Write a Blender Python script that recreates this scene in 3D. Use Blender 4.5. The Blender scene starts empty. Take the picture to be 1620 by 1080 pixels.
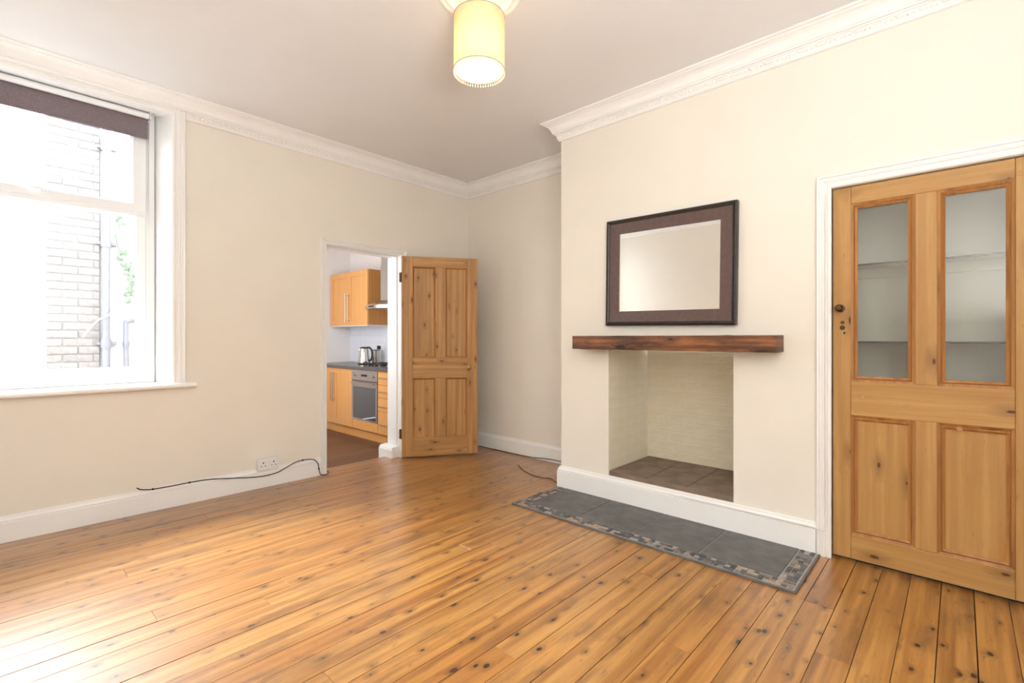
import bpy, math, random
from mathutils import Vector
S = bpy.context.scene
COL = S.collection
rnd = random.Random(7)
R_ = math.radians

# ------------------------------------------------------------------ camera, world, lights
cam = bpy.data.objects.new('camera', bpy.data.cameras.new('camera')); COL.objects.link(cam)
cam.location = (0, 0, 1.15); cam.rotation_euler = (R_(90), 0, -math.atan2(765, 708))
cam.data.sensor_width = 36; cam.data.lens = 765/1620*36; cam.data.shift_y = -5/1620
cam.data.clip_start = .02
S.camera = cam
w = bpy.data.worlds.new('sky'); S.world = w; w.use_nodes = True
w.node_tree.nodes['Background'].inputs[0].default_value = (.86, .93, 1, 1)
w.node_tree.nodes['Background'].inputs[1].default_value = 6
def area(name, loc, rot, sx, sy, power, color=(1, 1, 1), portal=False):
    l = bpy.data.lights.new(name, 'AREA'); l.shape = 'RECTANGLE'; l.size = sx; l.size_y = sy
    l.energy = power; l.color = color
    if portal: l.cycles.is_portal = True
    o = bpy.data.objects.new(name, l); o.location = loc; o.rotation_euler = rot; COL.objects.link(o); return o
area('window_portal', (.22, 4.3, 1.8), (R_(-90), 0, 0), 1.2, 1.9, 1, portal=True)
# added fill light behind the camera; the wall there has no window
area('rear_fill_light', (-.05, -.93, 1.6), (R_(90), 0, 0), 1.0, 1.9, 13, (.93, .97, 1))
# added up-light behind the camera, brightens the room off the ceiling
area('ceiling_bounce_fill', (.15, -.5, 1.3), (R_(180), 0, 0), .7, .7, 34, (.95, .98, 1))
# added fill light on the kitchen's left side, where no window is built
area('kitchen_fill_light', (1.55, 5.4, 1.5), (0, R_(-90), 0), 1.6, 1.6, 22, (.94, .97, 1))
sun = bpy.data.lights.new('hazy_sun', 'SUN'); sun.energy = 12.5; sun.angle = R_(38); sun.color = (.97, .985, 1)
so_ = bpy.data.objects.new('hazy_sun', sun); COL.objects.link(so_)
so_.rotation_euler = Vector((.30, -.72, -.70)).to_track_quat('-Z', 'Y').to_euler()
S.view_settings.view_transform = 'Standard'; S.view_settings.look = 'None'
S.view_settings.gamma = 1; S.view_settings.use_curve_mapping = False
S.view_settings.exposure = 0.8

# ------------------------------------------------------------------ materials
def srgb(r, g, b):
    f = lambda c: (c/12.92 if c <= .04045 else ((c+.055)/1.055)**2.4)
    return (f(r/255), f(g/255), f(b/255), 1)
def newmat(name):
    m = bpy.data.materials.new(name); m.use_nodes = True
    return m, m.node_tree, m.node_tree.nodes['Principled BSDF']
def N(t, typ, **kw):
    n = t.nodes.new(typ)
    for k, v in kw.items(): setattr(n, k, v)
    return n
def math_(t, op, a, b=None, c=None):
    n = N(t, 'ShaderNodeMath', operation=op)
    for i, v in enumerate((a, b, c)):
        if v is None: continue
        if hasattr(v, 'is_output'): t.links.new(v, n.inputs[i])
        else: n.inputs[i].default_value = v
    return n.outputs[0]
def mixc(t, fac, a, b, mode='MIX'):
    n = N(t, 'ShaderNodeMix', data_type='RGBA', blend_type=mode)
    for sock, v in ((n.inputs[0], fac), (n.inputs[6], a), (n.inputs[7], b)):
        if hasattr(v, 'is_output'): t.links.new(v, sock)
        else: sock.default_value = v
    return n.outputs[2]
def ramp(t, fac, stops):
    n = N(t, 'ShaderNodeValToRGB'); e = n.color_ramp.elements
    while len(e) < len(stops): e.new(.5)
    for el, (p, c) in zip(e, stops): el.position = p; el.color = c if len(c) == 4 else (*c, 1)
    t.links.new(fac, n.inputs[0]); return n.outputs[0]
def noise(t, vec, scale, detail=3, rough=.5):
    n = N(t, 'ShaderNodeTexNoise'); n.inputs['Scale'].default_value = scale
    n.inputs['Detail'].default_value = detail; n.inputs['Roughness'].default_value = rough
    if vec: t.links.new(vec, n.inputs['Vector'])
    return n.outputs[0]
def bump(t, b, h, strength, dist=.002):
    n = N(t, 'ShaderNodeBump'); n.inputs['Strength'].default_value = strength
    n.inputs['Distance'].default_value = dist
    t.links.new(h, n.inputs['Height']); t.links.new(n.outputs[0], b.inputs['Normal'])
def plain(name, col, rough=.5, metal=0, nscale=20, var=.04, bmp=.1, bdist=.001, spec=.5):
    m, t, b = newmat(name)
    tc = N(t, 'ShaderNodeTexCoord').outputs['Object']
    nz = noise(t, tc, nscale, 4)
    c0 = tuple(max(0, x*(1-var)) for x in col[:3]) + (1,); c1 = tuple(min(1, x*(1+var)) for x in col[:3]) + (1,)
    t.links.new(ramp(t, nz, [(.3, c0), (.7, c1)]), b.inputs['Base Color'])
    b.inputs['Roughness'].default_value = rough; b.inputs['Metallic'].default_value = metal
    b.inputs['Specular IOR Level'].default_value = spec
    if bmp: bump(t, b, noise(t, tc, nscale*4, 3), bmp, bdist)
    return m
def pine(name, along, across, light, dark, knotc, knots=.07, kden=(3.2, 8.0), rough=.35, patch=None, coat=0,
         streak=26, objrand=True, hue=None, patchamt=.5, marks=.3, con=0, plo=.52):
    m, t, b = newmat(name)
    tc = N(t, 'ShaderNodeTexCoord').outputs['Object']
    sp = N(t, 'ShaderNodeSeparateXYZ'); t.links.new(tc, sp.inputs[0])
    a, c = sp.outputs[along], sp.outputs[across]
    rn = N(t, 'ShaderNodeObjectInfo').outputs['Random']
    if objrand:
        a = math_(t, 'ADD', a, math_(t, 'MULTIPLY', rn, 61.3)); c = math_(t, 'ADD', c, math_(t, 'MULTIPLY', rn, 37.7))
    cv = N(t, 'ShaderNodeCombineXYZ')
    t.links.new(math_(t, 'MULTIPLY', a, kden[0]), cv.inputs[0]); t.links.new(math_(t, 'MULTIPLY', c, kden[1]), cv.inputs[1])
    vo = N(t, 'ShaderNodeTexVoronoi', voronoi_dimensions='2D'); vo.inputs['Scale'].default_value = 1
    t.links.new(cv.outputs[0], vo.inputs['Vector'])
    wob = noise(t, cv.outputs[0], 5, 3)
    d = math_(t, 'ADD', vo.outputs['Distance'], math_(t, 'MULTIPLY', math_(t, 'SUBTRACT', wob, .5), .07))
    # some cells have no knot, the others knots of unlike size
    cs = N(t, 'ShaderNodeSeparateColor'); t.links.new(vo.outputs['Color'], cs.inputs[0])
    size = math_(t, 'MULTIPLY', math_(t, 'MAXIMUM', math_(t, 'SUBTRACT', cs.outputs[0], .25), 0), knots*1.33)
    edge = math_(t, 'SUBTRACT', size, d)
    kn = math_(t, 'MULTIPLY', math_(t, 'GREATER_THAN', size, .008),
               ramp(t, math_(t, 'MULTIPLY_ADD', edge, 14, .5), [(.35, (0, 0, 0)), (.6, (1, 1, 1))]))
    halo = ramp(t, math_(t, 'MULTIPLY_ADD', edge, 4.5, 1), [(.15, (0, 0, 0)), (1, (1, 1, 1))])
    halo = math_(t, 'MULTIPLY', halo, math_(t, 'GREATER_THAN', size, .008))
    # the grain swerves round the knots
    c2 = math_(t, 'ADD', c, math_(t, 'MULTIPLY', halo, .02))
    gv = N(t, 'ShaderNodeCombineXYZ'); t.links.new(math_(t, 'MULTIPLY', a, .9), gv.inputs[0])
    t.links.new(math_(t, 'MULTIPLY', c2, streak), gv.inputs[1])
    g1 = noise(t, gv.outputs[0], 1.0, 4, .6)
    fv = N(t, 'ShaderNodeCombineXYZ'); t.links.new(math_(t, 'MULTIPLY', a, 6), fv.inputs[0])
    t.links.new(math_(t, 'MULTIPLY', c2, 300), fv.inputs[1])
    g2 = noise(t, fv.outputs[0], 1.0, 2)
    col = ramp(t, g1, [(.28+con, dark), (.5, tuple((x+y)/2 for x, y in zip(light, dark))), (.68-con, light)])
    col = mixc(t, math_(t, 'MULTIPLY', ramp(t, g2, [(.42, (0, 0, 0)), (.75, (1, 1, 1))]), .22), col, dark)
    if hue:
        col = mixc(t, math_(t, 'MULTIPLY', rn, .75), col, hue, 'MULTIPLY')
    if patch:
        pv = N(t, 'ShaderNodeCombineXYZ'); t.links.new(math_(t, 'MULTIPLY', a, 2.2), pv.inputs[0])
        t.links.new(math_(t, 'MULTIPLY', c, 9), pv.inputs[1])
        pn = ramp(t, noise(t, pv.outputs[0], 1, 6, .65), [(plo, (0, 0, 0)), (plo+.2, (1, 1, 1))])
        col = mixc(t, math_(t, 'MULTIPLY', pn, patchamt), col, patch)
    mv = N(t, 'ShaderNodeCombineXYZ'); t.links.new(math_(t, 'MULTIPLY', a, 14), mv.inputs[0])
    t.links.new(math_(t, 'MULTIPLY', c2, 55), mv.inputs[1])
    mk = ramp(t, noise(t, mv.outputs[0], 1, 4, .6), [(.62, (0, 0, 0)), (.74, (1, 1, 1))])
    col = mixc(t, math_(t, 'MULTIPLY', mk, marks), col, knotc)
    col = mixc(t, math_(t, 'MULTIPLY', halo, .4), col, knotc)
    col = mixc(t, math_(t, 'MULTIPLY', kn, .95), col, knotc)
    t.links.new(col, b.inputs['Base Color'])
    t.links.new(math_(t, 'MULTIPLY_ADD', g1, .2, rough-.1), b.inputs['Roughness'])
    b.inputs['Coat Weight'].default_value = coat; b.inputs['Coat Roughness'].default_value = .3
    bump(t, b, math_(t, 'ADD', g2, math_(t, 'MULTIPLY', g1, 2)), .12, .001)
    return m

M = {}
M['cream'] = plain('cream_wall_paint', srgb(242, 236, 225), .75, nscale=3, var=.012, bmp=.12, bdist=.0015, spec=.25)
M['niche'] = plain('cream_masonry_paint', srgb(240, 231, 208), .85, nscale=9, var=.04, bmp=.7, bdist=.004, spec=.2)
M['ceil'] = plain('white_ceiling_paint', srgb(244, 244, 245), .8, nscale=3, var=.01, bmp=.05, spec=.2)
M['gloss'] = plain('white_gloss_trim', srgb(249, 248, 246), .32, nscale=6, var=.012, bmp=.05)
M['cornice'] = plain('white_plaster', srgb(249, 248, 246), .7, nscale=8, var=.015, bmp=.08, spec=.3)
M['upvc'] = plain('white_plastic_frame', srgb(244, 246, 247), .28, nscale=6, var=.006, bmp=0)
M['board'] = pine('varnished_pine_board', 0, 1, srgb(196, 146, 80), srgb(142, 94, 44), srgb(48, 28, 20), knots=.085,
                  kden=(5.6, 9.6), rough=.34, patch=srgb(100, 68, 44), coat=.8, hue=srgb(246, 226, 196), patchamt=.85, marks=.6, con=.05)
M['kitchen_floor'] = pine('dark_kitchen_board', 1, 0, srgb(128, 92, 68), srgb(82, 56, 42), srgb(40, 26, 20), knots=.0,
                          rough=.4, streak=30)
DL, DD, DK = srgb(206, 158, 98), srgb(158, 112, 62), srgb(84, 48, 24)
M['door_v'] = pine('stripped_pine_upright', 2, 0, DL, DD, DK, knots=.06, kden=(4.2, 9), rough=.5, patch=srgb(160, 108, 58), streak=30)
M['door_h'] = pine('stripped_pine_rail', 0, 2, DL, DD, DK, knots=.06, kden=(3.2, 9), rough=.5, patch=srgb(160, 108, 58), streak=30)
M['door2_v'] = pine('stripped_pine_upright_yellow', 2, 1, srgb(200, 157, 97), srgb(174, 129, 72), DK, knots=.04, kden=(2.2, 5), rough=.5, patch=srgb(176, 122, 62), streak=26, patchamt=.6, marks=.28)
M['door2_h'] = pine('stripped_pine_rail_yellow', 1, 2, srgb(200, 157, 97), srgb(174, 129, 72), DK, knots=.05, kden=(2.6, 6), rough=.5, patch=srgb(176, 122, 62), streak=26, patchamt=.6, marks=.28)
M['door2_m'] = pine('pine_moulding', 2, 1, srgb(196, 140, 78), srgb(150, 98, 48), DK, knots=0, rough=.5, patch=srgb(120, 76, 38), streak=30, patchamt=.8)
M['beam'] = pine('dark_waxed_beam', 1, 2, srgb(166, 108, 64), srgb(88, 54, 38), srgb(40, 28, 26), knots=.26,
                 kden=(3.4, 9), rough=.5, patch=srgb(62, 40, 34), streak=30, patchamt=.95, plo=.44, con=.08, marks=.5)
M['beech_v'] = pine('beech_cabinet_front', 2, 1, srgb(232, 172, 104), srgb(218, 152, 84), srgb(200, 130, 70), knots=0, rough=.4, streak=40, objrand=False, marks=0)
M['beech_side'] = pine('beech_cabinet_side', 2, 0, srgb(206, 146, 80), srgb(188, 126, 64), srgb(170, 110, 60), knots=0, rough=.5, streak=30, objrand=False, marks=0)
M['slate'] = plain('dark_slate', srgb(98, 97, 96), .5, nscale=11, var=.28, bmp=.35, bdist=.002)
M['grout'] = plain('pale_grout', srgb(170, 163, 154), .9, nscale=60, var=.15, bmp=.3)
M['niche_tile'] = plain('brown_quarry_slab', srgb(132, 114, 98), .75, nscale=7, var=.3, bmp=.5, bdist=.003)
M['mframe'] = plain('dark_brown_frame', srgb(98, 78, 74), .42, nscale=40, var=.15, bmp=.15)
M['mblack'] = plain('black_frame_moulding', srgb(50, 45, 43), .38, nscale=40, var=.2, bmp=.1)
M['steel'] = plain('brushed_steel', srgb(196, 190, 184), .28, 1, nscale=60, var=.05, bmp=.05)
M['chrome'] = plain('polished_steel', srgb(214, 208, 202), .12, 1, nscale=20, var=.02, bmp=0)
M['brass'] = plain('aged_brass', srgb(196, 160, 84), .3, 1, nscale=40, var=.12, bmp=.05)
M['rust'] = plain('brown_metal', srgb(96, 72, 50), .5, .8, nscale=60, var=.3, bmp=.2)
M['black'] = plain('black_plastic', srgb(30, 28, 28), .45, nscale=20, var=.1, bmp=0)
M['cable'] = plain('black_cable_sheath', srgb(44, 36, 32), .5, nscale=20, var=.1, bmp=0)
M['browncable'] = plain('brown_cable_sheath', srgb(70, 44, 28), .5, nscale=20, var=.1, bmp=0)
M['white'] = plain('white_plastic', srgb(238, 238, 240), .3, nscale=20, var=.01, bmp=0)
M['worktop'] = plain('grey_laminate_worktop', srgb(92, 84, 80), .25, nscale=120, var=.25, bmp=0)
M['wtile'] = plain('glazed_white_tile', srgb(228, 230, 238), .18, nscale=6, var=.01, bmp=.05)
M['kwall'] = plain('pale_kitchen_paint', srgb(240, 234, 230), .8, nscale=4, var=.01, bmp=.05, spec=.2)
M['cupboard'] = plain('grey_cupboard_paint', srgb(222, 220, 212), .8, nscale=6, var=.03, bmp=.1)
M['dark'] = plain('dark_void', srgb(34, 26, 20), .9, nscale=20, var=.1, bmp=0)
M['blind'] = plain('plum_blind_cloth', srgb(128, 116, 121), .8, nscale=160, var=.18, bmp=.3)
M['render_w'] = plain('white_masonry_paint', srgb(178, 178, 176), .9, nscale=5, var=.08, bmp=.4, bdist=.004)
M['mortar'] = plain('pale_mortar', srgb(112, 110, 108), .9, nscale=30, var=.1, bmp=.3)
M['yard'] = plain('grey_concrete', srgb(118, 116, 112), .9, nscale=8, var=.1, bmp=.3)
M['pipe'] = plain('grey_painted_pipe', srgb(106, 106, 112), .5, nscale=14, var=.12, bmp=.1)
M['leaf'] = plain('green_leaf', srgb(104, 118, 100), .6, nscale=14, var=.2, bmp=.1)
M['bead'] = plain('cream_glass_bead', srgb(250, 236, 200), .2, nscale=14, var=.02, bmp=0)

def randmat(name, stops, rough, nscale, bdist=.002):
    m, t, b = newmat(name)
    rn = N(t, 'ShaderNodeObjectInfo').outputs['Random']
    n_ = N(t, 'ShaderNodeValToRGB'); n_.color_ramp.interpolation = 'CONSTANT'
    e = n_.color_ramp.elements
    while len(e) < len(stops): e.new(.5)
    for i, (el, c) in enumerate(zip(e, stops)): el.position = i/len(stops); el.color = c
    t.links.new(rn, n_.inputs[0])
    tc = N(t, 'ShaderNodeTexCoord').outputs['Object']
    nz = noise(t, tc, nscale, 4)
    c = mixc(t, .5, n_.outputs[0], ramp(t, nz, [(.3, (.35, .35, .35)), (.7, (1, 1, 1))]), 'MULTIPLY')
    t.links.new(c, b.inputs['Base Color']); b.inputs['Roughness'].default_value = rough
    bump(t, b, noise(t, tc, nscale*3, 3), .4, bdist); return m
M['mosaic'] = randmat('mosaic_stone', [srgb(104, 102, 104), srgb(150, 142, 134), srgb(84, 92, 104), srgb(176, 166, 156), srgb(122, 110, 98),
                                       srgb(96, 100, 98), srgb(132, 128, 128), srgb(76, 78, 84), srgb(186, 160, 134)], .5, 40)
M['brick'] = randmat('weathered_brick', [srgb(132, 126, 123), srgb(125, 120, 118), srgb(137, 131, 127), srgb(127, 122, 120), srgb(131, 124, 119)], .9, 25, .004)

def glassmat(name, tint=(1, 1, 1, 1), ior=1.45):
    m = bpy.data.materials.new(name); m.use_nodes = True; t = m.node_tree; t.nodes.clear()
    o = N(t, 'ShaderNodeOutputMaterial'); mx = N(t, 'ShaderNodeMixShader'); fr = N(t, 'ShaderNodeFresnel')
    bf = N(t, 'ShaderNodeNewGeometry').outputs['Backfacing']      # same reflectance from both faces of a thin pane
    t.links.new(math_(t, 'MULTIPLY_ADD', bf, 1/ior-ior, ior), fr.inputs[0])
    tr = N(t, 'ShaderNodeBsdfTransparent'); tr.inputs[0].default_value = tint
    gl = N(t, 'ShaderNodeBsdfGlossy'); gl.inputs['Roughness'].default_value = .02
    t.links.new(fr.outputs[0], mx.inputs[0]); t.links.new(tr.outputs[0], mx.inputs[1]); t.links.new(gl.outputs[0], mx.inputs[2])
    t.links.new(mx.outputs[0], o.inputs[0]); return m
M['glass'] = glassmat('window_glass'); M['cglass'] = glassmat('cupboard_glass', (.93, .94, .93, 1), 1.7)
m, t, b = newmat('mirror_glass'); b.inputs['Metallic'].default_value = 1; b.inputs['Roughness'].default_value = .015
b.inputs['Base Color'].default_value = (.93, .94, .93, 1); M['mirror'] = m
m, t, b = newmat('oven_glass'); b.inputs['Base Color'].default_value = (.05, .055, .06, 1); b.inputs['Roughness'].default_value = .05
b.inputs['Coat Weight'].default_value = 1; b.inputs['Specular IOR Level'].default_value = 1; M['oglass'] = m
m = bpy.data.materials.new('lampshade_cloth'); m.use_nodes = True; t = m.node_tree; t.nodes.clear()
o = N(t, 'ShaderNodeOutputMaterial'); ad = N(t, 'ShaderNodeMixShader'); ad.inputs[0].default_value = .5
di = N(t, 'ShaderNodeBsdfDiffuse'); tl = N(t, 'ShaderNodeBsdfTranslucent')
cc = ramp(t, noise(t, N(t, 'ShaderNodeTexCoord').outputs['Object'], 90, 3), [(.3, srgb(236, 222, 190)), (.7, srgb(244, 232, 204))])
t.links.new(cc, di.inputs[0]); t.links.new(cc, tl.inputs[0])
t.links.new(di.outputs[0], ad.inputs[1]); t.links.new(tl.outputs[0], ad.inputs[2]); t.links.new(ad.outputs[0], o.inputs[0]); M['shade'] = m
m, t, b = newmat('glowing_bulb'); b.inputs['Emission Color'].default_value = (1, .8, .5, 1); b.inputs['Emission Strength'].default_value = 8; M['bulb'] = m

# ------------------------------------------------------------------ geometry helpers
class MB:
    def __init__(s): s.v = []; s.f = []
    def add(s, vs, fs):
        n = len(s.v); s.v += [tuple(v) for v in vs]; s.f += [tuple(i+n for i in f) for f in fs]; return s
    def box(s, x0, x1, y0, y1, z0, z1):
        return s.add([(x0, y0, z0), (x1, y0, z0), (x1, y1, z0), (x0, y1, z0), (x0, y0, z1), (x1, y0, z1), (x1, y1, z1), (x0, y1, z1)],
                     [(0, 3, 2, 1), (4, 5, 6, 7), (0, 1, 5, 4), (1, 2, 6, 5), (2, 3, 7, 6), (3, 0, 4, 7)])
    def hexa(s, b4, t4):
        return s.add(list(b4)+list(t4), [(0, 3, 2, 1), (4, 5, 6, 7), (0, 1, 5, 4), (1, 2, 6, 5), (2, 3, 7, 6), (3, 0, 4, 7)])
    def tube(s, pts, r, n=10, cap=True):
        pts = [Vector(p) for p in pts]; rs = r if isinstance(r, (list, tuple)) else [r]*len(pts)
        base = len(s.v); up = None
        for i, p in enumerate(pts):
            d = (pts[min(i+1, len(pts)-1)] - pts[max(i-1, 0)]).normalized()
            if up is None: up = Vector((0, 0, 1)) if abs(d.z) < .9 else Vector((1, 0, 0))
            a = d.cross(up).normalized(); b2 = a.cross(d).normalized(); up = b2
            for k in range(n):
                an = 2*math.pi*k/n; s.v.append(tuple(p + (a*math.cos(an)+b2*math.sin(an))*rs[i]))
        for i in range(len(pts)-1):
            for k in range(n):
                a0 = base+i*n+k; a1 = base+i*n+(k+1) % n; s.f.append((a0, a1, a1+n, a0+n))
        if cap:
            s.f.append(tuple(base+k for k in reversed(range(n)))); s.f.append(tuple(base+(len(pts)-1)*n+k for k in range(n)))
        return s
    def lathe(s, prof, c=(0, 0, 0), axis='z', n=32):
        base = len(s.v)
        for (r, h) in prof:
            for k in range(n):
                an = 2*math.pi*k/n; x, y = r*math.cos(an), r*math.sin(an)
                p = {'z': (x, y, h), 'x': (h, x, y), 'y': (x, h, y)}[axis]
                s.v.append((p[0]+c[0], p[1]+c[1], p[2]+c[2]))
        for i in range(len(prof)-1):
            for k in range(n):
                a0 = base+i*n+k; a1 = base+i*n+(k+1) % n; s.f.append((a0, a1, a1+n, a0+n))
        return s
    def prism(s, poly, fn, a, b):      # poly of (u,v); fn(u,v,w) -> xyz
        n = len(poly); vs = [fn(u, v, a) for u, v in poly]+[fn(u, v, b) for u, v in poly]
        return s.add(vs, [tuple(range(n))[::-1], tuple(range(n, 2*n))]+[(i, (i+1) % n, n+(i+1) % n, n+i) for i in range(n)])
    def ring(s, o, i, do, di, back, fn):
        # sloped rectangular ring: outer rect o=(u0,u1,v0,v1) at depth do, inner rect i at depth di, closed at depth back
        q = lambda r, d: [fn(r[0], r[2], d), fn(r[1], r[2], d), fn(r[1], r[3], d), fn(r[0], r[3], d)]
        vs = q(o, do)+q(i, di)+q(i, back)+q(o, back); fs = []
        for k in range(4):
            k2 = (k+1) % 4
            for L in range(4):
                A, B = 4*L, 4*((L+1) % 4); fs.append((A+k, A+k2, B+k2, B+k))
        return s.add(vs, fs)
def sweep(path, prof, fn, segs=None, closed=False):
    """mitred sweep; path of 2-D points, profile of (offset to the right, d); fn(u,v,d)->xyz; returns one MB per segment"""
    n = len(path); P = [Vector(p) for p in path]; rings = []
    for i in range(n):
        dirs = []
        if i > 0 or closed: dirs.append((P[i]-P[i-1]).normalized())
        if i < n-1 or closed: dirs.append((P[(i+1) % n]-P[i]).normalized())
        nr = [Vector((d.y, -d.x)) for d in dirs]
        m_ = (nr[0]+nr[-1]); m_ = m_/m_.length; m_ = m_/max(.2, m_.dot(nr[0]))
        rings.append([fn(P[i].x+m_.x*a, P[i].y+m_.y*a, d) for a, d in prof])
    out = []; k = len(prof)
    for i in range(n if closed else n-1):
        b_ = MB(); vs = rings[i]+rings[(i+1) % n]
        fs = [(j, (j+1) % k, k+(j+1) % k, k+j) for j in range(k)]+[tuple(range(k))[::-1], tuple(range(k, 2*k))]
        b_.add(vs, fs); out.append(b_)
    return out
def fixn(me):
    import bmesh
    bm = bmesh.new(); bm.from_mesh(me); bmesh.ops.recalc_face_normals(bm, faces=bm.faces); bm.to_mesh(me); bm.free()
def obj(name, mb, mat, parent=None, smooth=False, bevel=0, seg=2):
    me = bpy.data.meshes.new(name); me.from_pydata(mb.v, [], mb.f); me.update(); fixn(me)
    if mat: me.materials.append(M[mat])
    o = bpy.data.objects.new(name, me); COL.objects.link(o)
    if parent: o.parent = parent
    if smooth:
        for p in me.polygons: p.use_smooth = True
        try: me.set_sharp_from_angle(angle=R_(38))
        except Exception: pass
    if bevel:
        bv = o.modifiers.new('bevel', 'BEVEL'); bv.width = bevel; bv.segments = seg; bv.limit_method = 'ANGLE'; bv.angle_limit = R_(40)
    return o
def copy(o, loc, parent=None, name=None, scale=None):
    c = o.copy(); c.location = loc; COL.objects.link(c)
    if parent: c.parent = parent
    if scale: c.scale = scale
    return c
def thing(name, label, cat, loc=(0, 0, 0), rz=0, group=None):
    o = bpy.data.objects.new(name, None); COL.objects.link(o); o.location = loc; o.rotation_euler = (0, 0, rz)
    o.empty_display_size = .1; return tag(o, label, cat, group)
def tag(o, label, cat, group=None):
    o['label'] = label; o['category'] = cat
    if group: o['group'] = group
    return o
def struct(name, mb, mat, label, cat, **kw):
    if mb is None:
        o = bpy.data.objects.new(name, None); COL.objects.link(o)
    else: o = obj(name, mb, mat, **kw)
    o['kind'] = 'structure'; o['label'] = label; o['category'] = cat
    return o

# ------------------------------------------------------------------ dimensions
YA, XB, XC, YB, H = 3.96, 3.57, 3.0, 2.258, 2.803
XL, YF = -.6, -1.0
DX0, DX1, DH = 1.948, 2.70, 1.951         # kitchen doorway
WX0, WX1 = -.35, .788

# ------------------------------------------------------------------ walls
b_ = MB()
b_.box(XL-.1, WX0-.06, YA, 4.18, 0, H); b_.box(WX0-.06, .86, YA, 4.18, 0, .815); b_.box(WX0-.06, .86, YA, 4.18, 2.73, H)
b_.box(.86, DX0, YA, 4.18, 0, H); b_.box(DX0, DX1, YA, 4.18, DH, H); b_.box(DX1, XB+.2, YA, 4.18, 0, H)
struct('wall_back', b_, 'cream', 'cream wall with the window and the kitchen doorway', 'wall')
struct('wall_left', MB().box(XL-.1, XL, YF-.1, YA, 0, H), 'cream', 'cream wall left of the camera', 'wall')
struct('wall_front', MB().box(XL, XC+.6, YF-.1, YF, 0, H), 'cream', 'cream wall behind the camera', 'wall')
struct('wall_alcove', MB().box(XB, XB+.1, YB-.05, YA, 0, H), 'cream', 'cream wall of the alcove behind the open door', 'wall')
NY0, NY1, NZ0, NZ1, NX = .985, 1.838, .174, 1.10, 3.59
b_ = MB()
b_.box(XC, XB, NY1, YB, 0, H); b_.box(XC, XB, .50, NY0, 0, H)
b_.box(XB, XB+.13, NY1, YB, 0, H); b_.box(XB, XB+.13, .50, NY0, 0, H); b_.box(XC, XB, NY0, NY1, 0, NZ0); b_.box(XC, XB, NY0, NY1, NZ1, H)
b_.box(XC, XC+.12, -.285, .50, 1.935, H); b_.box(XC, XC+.12, YF, -.285, 0, H)
struct('wall_right', b_, 'cream', 'cream chimney breast wall with the fireplace opening', 'wall')
struct('ceiling', MB().box(XL-.1, XB+.1, YF-.1, 4.18, H, H+.1), 'ceil', 'plain off-white ceiling', 'ceiling')

# brick lining of the fireplace recess
nb = struct('wall_niche', MB().box(NX-.0025, NX+.1, NY0-.05, NY1+.05, 0, NZ1+.02), 'niche', 'cream painted brick lining of the fireplace recess', 'wall')
protos = {}
def brickp(L, Hh, T, mat, bev):
    k = (round(L, 3), mat, T)
    if k not in protos:
        o = obj('brick', MB().box(-L/2, L/2, -T/2, T/2, -Hh/2, Hh/2), mat, bevel=bev, seg=2); protos[k] = o; return o, True
    return protos[k], False
def lay(parent, u0, u1, z0, z1, course, length, joint, T, mat, place, bev, rotz=0):
    z = z0; r = 0
    while z < z1-.02:
        hh = min(course, z1-z); u = u0 - (length/2 if r % 2 else 0)
        while u < u1-.01:
            a, c = max(u, u0), min(u+length, u1)
            if c-a > .03:
                p, fresh = brickp(round(c-a-joint, 3), course-joint, T, mat, bev)
                loc = place((a+c)/2, z+course/2, rnd.uniform(-1, 1))
                if fresh: o = p; o.location = loc; o.parent = parent
                else: o = copy(p, loc, parent)
                o.rotation_euler = (0, 0, rotz)
            u += length
        z += course; r += 1
lay(nb, NY0, NY1, .205, NZ1, .075, .222, .004, .012, 'niche', lambda u, z, j: (NX+.0018+j*.0008, u, z), .004, R_(90))
protos.clear()
lay(nb, XC+.01, NX, .205, NZ1, .075, .222, .004, .010, 'niche', lambda u, z, j: (u, NY1+.0043+j*.0004, z), .003)
protos.clear()
# raised slab floor of the recess
nf = thing('fireplace_slab', 'raised brown stone tiled floor inside the fireplace recess', 'hearth', (3.3, 1.41, .174))
obj('base', MB().box(XC+.004-3.3, NX-3.3-.006, NY0+.001-1.41, NY1-.006-1.41, 0, .03), 'niche_tile', nf)
ys = [NY0+.002, 1.268, 1.547, NY1-.008]
for i in range(3):
    for (xa, xb) in ((XC+.002, 3.295), (3.30, NX-.008)):
        o = obj('tile', MB().box(-(xb-xa)/2, (xb-xa)/2, -(ys[i+1]-ys[i])/2+.003, (ys[i+1]-ys[i])/2-.003, -.0035, .0035), 'niche_tile', nf, bevel=.0015)
        o.location = ((xa+xb)/2-3.3, (ys[i]+ys[i+1])/2-1.41, .0335+rnd.uniform(-.0008, .0008))

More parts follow.
